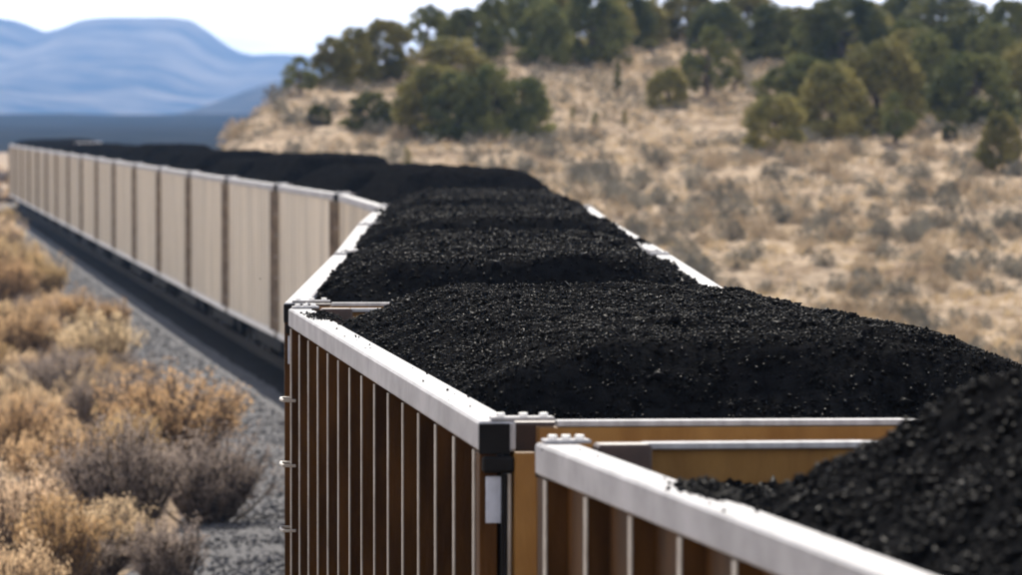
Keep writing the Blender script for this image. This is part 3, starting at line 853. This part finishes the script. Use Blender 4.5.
bushes = [
    (172, 474, 112, 128, 1, 0, 'big golden rabbitbrush with arching stems beside the gravel'),
    (205, 534, 108, 118, 3, 1, 'grey-brown bare brush at the gravel edge, below the big golden bush'),
    (118, 560, 150, 120, 0, 1, 'tall grey brush with dark stems left of the one at the gravel edge'),
    (128, 500, 92, 76, 2, 0, 'pale golden brush in the gap left of the big arching one'),
    (62, 520, 105, 100, 3, 0, 'russet brush at mid left with dark twigs showing'),
    (20, 560, 100, 100, 1, 0, 'russet-gold brush in the lower left corner'),
    (60, 600, 110, 90, 0, 0, 'straw-coloured brush cut by the bottom edge'),
    (165, 608, 90, 90, 2, 1, 'dark twiggy brush cut by the bottom edge, right of the straw-coloured one'),
    (10, 640, 110, 90, 1, 0, 'straw brush at the very bottom left corner'),
    (98, 392, 84, 78, 0, 0, 'golden-topped brush with grey sides at mid left, nearest the gravel there'),
    (58, 418, 70, 88, 1, 1, 'grey rounded brush left of the golden-topped one'),
    (15, 470, 80, 80, 3, 0, 'russet brush at the left edge, mid height'),
    (92, 445, 70, 64, 2, 1, 'grey brush in the dip behind the pale golden one'),
    (24, 372, 74, 72, 0, 0, 'golden brush at the left edge above the russet ones'),
    (68, 345, 60, 58, 1, 0, 'pale gold brush behind the golden-topped one'),
    (112, 345, 46, 40, 2, 0, 'small gold brush standing out on the gravel side'),
    (10, 322, 70, 62, 2, 0, 'straw brush at the left edge, upper half'),
    (42, 310, 58, 52, 0, 0, 'soft gold brush right of the left-edge straw one'),
    (12, 288, 58, 52, 1, 0, 'far gold brush near the left edge, below the gravel bend'),
    (28, 282, 40, 34, 3, 0, 'far gold brush nearest the gravel bend'),
    (4, 262, 48, 40, 0, 0, 'farthest gold brush at the left edge'),
    (3, 238, 34, 30, 2, 0, 'distant pale brush at the left edge beside the train end'),
]
for (px, base, hp, wp, var, grey, lab) in bushes:
    p = at(px, base); k = p.y / F_PX
    bush(p, hp * k, wp * k / 1.15, var, grey, lab)

# scattered low tufts between those bushes
extra = 0
for k in range(1500):
    y = 68 + 380 * random.random() ** 1.1
    x = float(np.interp(y, by, cl)) - 4.3 - 9 * random.random()
    u = CX + F_PX * x / y
    if u < -60: continue
    if extra >= 170: break
    extra += 1
    gr = random.random() < .27
    zone = (' among the big bushes at the lower left' if y < 105 else ' behind the big golden bush, left of the gravel' if y < 150 else ' in the upper part of the verge left of the gravel' if y < 230 else ' far along the verge near the end of the train')
    p = Vector((x, y, float(ground_z(x, y))))
    s = random.uniform(.45, 1.05)
    bush(p, s, s * random.uniform(.9, 1.25), extra % 4, gr, 
         ('low golden dry brush' if not gr else 'low grey dry brush') + zone, ('golden' if not gr else 'grey') + ' filler brush' + zone, 'dry_brush')

for k in range(34):       # brush on the plain past the far end of the train
    y = 300 + 420 * random.random()
    x = (random.uniform(-40, 16) - CX) / F_PX * y
    if x > float(left_x(min(y, 430))) - 3.5: continue
    gr = random.random() < .5
    s = random.uniform(.6, 1.3)
    bush(Vector((x, y, float(ground_z(x, y)))), s, s * 1.2, k % 4, gr, ('grey' if gr else 'golden') + ' brush on the plain past the far end of the train', ('grey' if gr else 'golden') + ' brush past the train end', 'dry_brush')

# sagebrush of the hillside: the largest in view one by one, the rest as one mass
def sage_arrays(seed, n, leaf):
    g = np.random.default_rng(seed)
    t = g.random(n) * 6.283; z = g.random(n) ** 0.8
    rad = (0.5 * np.sqrt(np.clip(1 - (z * 0.92) ** 2, 0, 1))) * (0.35 + 0.65 * g.random(n) ** 0.4) * (1 + 0.25 * np.sin(3 * t + seed))
    p = np.stack([np.cos(t) * rad, np.sin(t) * rad, z * (0.8 + .2 * np.sin(2 * t + seed))], -1)
    return leaf_quads(p, leaf * (0.6 + .8 * g.random(n)), g, 0.5, 0.8)
SG = []
for seed in (71, 72, 73):
    v, f = sage_arrays(seed, 420, 0.06)
    g = np.random.default_rng(seed + 3)
    t = g.random(60) * 6.283; e = np.stack([np.cos(t) * .45, np.sin(t) * .45, 0.3 + .65 * g.random(60)], -1) * (0.6 + .4 * g.random((60, 1)))
    wd = np.stack([-np.sin(t), np.cos(t), 0 * t], -1) * 0.012
    sv = np.stack([-wd - [0, 0, .05], wd - [0, 0, .05], e + wd * .4, e - wd * .4], 1).reshape(-1, 3)
    f = np.concatenate([f, np.arange(240).reshape(-1, 4) + len(v)]); v = np.concatenate([v, sv])
    SG.append((mesh_arrays('sagebrush', v, f, M['sage']), mesh_arrays('sagebrush', v, f, M['tan_brush'])))

cand = []
g = np.random.default_rng(81)
while len(cand) < 6800:
    y = 128 + 235 * g.random(); u = -20 + 1080 * g.random()
    if g.random() > (y / 363) ** 1.0: continue
    x = (u - CX) / F_PX * y
    if x - (left_x(y) + 3.05) < 2.2: continue
    dens = N3.fbm(x / 7, y / 7, 3)
    if g.random() > 0.66 + dens * 0.9: continue
    z = float(ground_z(x, y))
    yc = float(np.interp(x, [-14, -12, -5, 5, 25, 60], [262, 268, 300, 326, 350, 380]))
    if y > yc + 8: continue
    s = 0.24 + 0.52 * g.random() ** 2.6
    vis = HORIZON - (z + s - CAM_H) * F_PX / y
    cand.append((s / y, x, y, z, s, u, vis, g.random()))
def sees(c):     # in frame and above the heaps of coal that hide the foot of the slope
    u, vy = c[5], c[6]
    lim = np.interp(u, [0, 215, 300, 440, 520, 590, 720, 860, 1022], [140, 155, 164, 178, 182, 208, 286, 312, 355])
    return 0 < u < 1022 and 0 < vy < lim - 4
vis = sorted([c for c in cand if sees(c)], reverse=True)
singles = vis[:300]; sset = set(id(c) for c in singles)
for k, (q, x, y, z, s, u, vy, rv) in enumerate(singles):
    tan = rv < 0.38
    o = link('sagebrush', SG[k % 3][1 if tan else 0], None, (x, y, z - 0.03))
    o.scale = (s * 1.5, s * 1.5, s); o.rotation_euler = (0, 0, rv * 50)
    size = 'large' if s > 0.62 else 'mid-sized' if s > 0.5 else 'small'
    row = 'just above the coal' if vy > 235 else 'halfway upslope' if vy > 180 else 'high upslope'
    where = ('on the bank at the ridge end' if u < 330 else 'below the left-hand grove' if u < 470 else 'between the left-hand grove and the rims' if u < 560 else 'behind the right-hand rims' if u < 690 else 'below the lone trunked juniper' if u < 760 else
             'below the low dense olive juniper' if u < 850 else 'below the right-hand grove' if u < 940 else 'near the right edge')
    lab = '%s %s %s, %s' % (size, 'tan dry bush' if tan else 'grey sagebrush', row, where)
    tag(o, lab, 'bush', lab)
for tan in (False, True):
    V = []; Fc = []; off = 0
    tv = [sage_arrays(90 + k, 28, 0.15) for k in range(4)]
    for k, c in enumerate(cand):
        if id(c) in sset or (c[7] < 0.38) != tan: continue
        v, f = tv[k % 4]
        a = c[7] * 40; ca, sa = math.cos(a), math.sin(a)
        w = v * np.array([c[4] * 1.5, c[4] * 1.5, c[4]])
        V.append(np.stack([w[:, 0] * ca - w[:, 1] * sa + c[1], w[:, 0] * sa + w[:, 1] * ca + c[2], w[:, 2] + c[3] - .03], -1))
        Fc.append(f + off); off += len(v)
    o = link('brush_cover', mesh_arrays('brush_cover', np.concatenate(V), np.concatenate(Fc), M['tan_brush'] if tan else M['sage']))
    tag(o, ('small tan dry bushes covering the far hillside' if tan else 'small grey sagebrush covering the far hillside'), 'brush', kind='stuff')

# dry grass
def grass(name, pts, hgt, label):
    g = np.random.default_rng(len(pts)); n = len(pts); nb = 7
    P = np.repeat(pts, nb, 0) + np.concatenate([g.normal(size=(n * nb, 2)) * 0.07, np.zeros((n * nb, 1))], 1)
    h = hgt * (0.5 + 0.8 * g.random(n * nb)); t = g.random(n * nb) * 6.283
    w = 0.012 + 0.012 * g.random(n * nb)
    dx = np.cos(t) * w; dy = np.sin(t) * w
    tip = P + np.stack([g.normal(size=n * nb) * h * .35, g.normal(size=n * nb) * h * .35, h], -1)
    a = P + np.stack([dx, dy, -0.02 + 0 * h], -1); b = P - np.stack([dx, dy, 0.02 + 0 * h], -1)
    o = link(name, mesh_arrays(name, np.stack([a, b, tip], 1).reshape(-1, 3), np.arange(n * nb * 3).reshape(-1, 3), M['grass']))
    tag(o, label, 'grass', kind='stuff')
gy_ = 125 + 230 * g.random(15000); gu = -30 + 1090 * g.random(15000); gx_ = (gu - CX) / F_PX * gy_
ok = (gx_ - (left_x(gy_) + 3.05) > 2.0) & (N2.fbm(gx_ / 3, gy_ / 3, 3) > -0.12)
gx_, gy_ = gx_[ok], gy_[ok]
grass('hill_grass', np.stack([gx_, gy_, ground_z(gx_, gy_)], -1), 0.22, 'short dry straw grass between the bushes on the hillside')
gy_ = 66 + 330 * g.random(7000) ** 1.4; gx_ = np.interp(gy_, by, cl) - 4.9 - 10 * g.random(7000)
grass('verge_grass', np.stack([gx_, gy_, ground_z(gx_, gy_)], -1), 0.20, 'short dry straw grass under the bushes left of the track')

# ------------------------------------------------------------------ air
hz = bpy.data.materials.new('haze_air'); hz.use_nodes = True
hn = hz.node_tree.nodes; hl = hz.node_tree.links; hn.clear()
ho = hn.new('ShaderNodeOutputMaterial'); pv = hn.new('ShaderNodeVolumePrincipled')
pv.inputs['Color'].default_value = (0.28, 0.53, 1.0, 1)
pv.inputs['Density'].default_value = 9.0e-5
pv.inputs['Anisotropy'].default_value = 0.0
hl.new(pv.outputs[0], ho.inputs['Volume'])
o = MB().box(-9500, 9500, -600, 15500, -12, 215).build('haze', hz)
tag(o, 'pale blue haze over the plain and the mesa', kind='stuff')
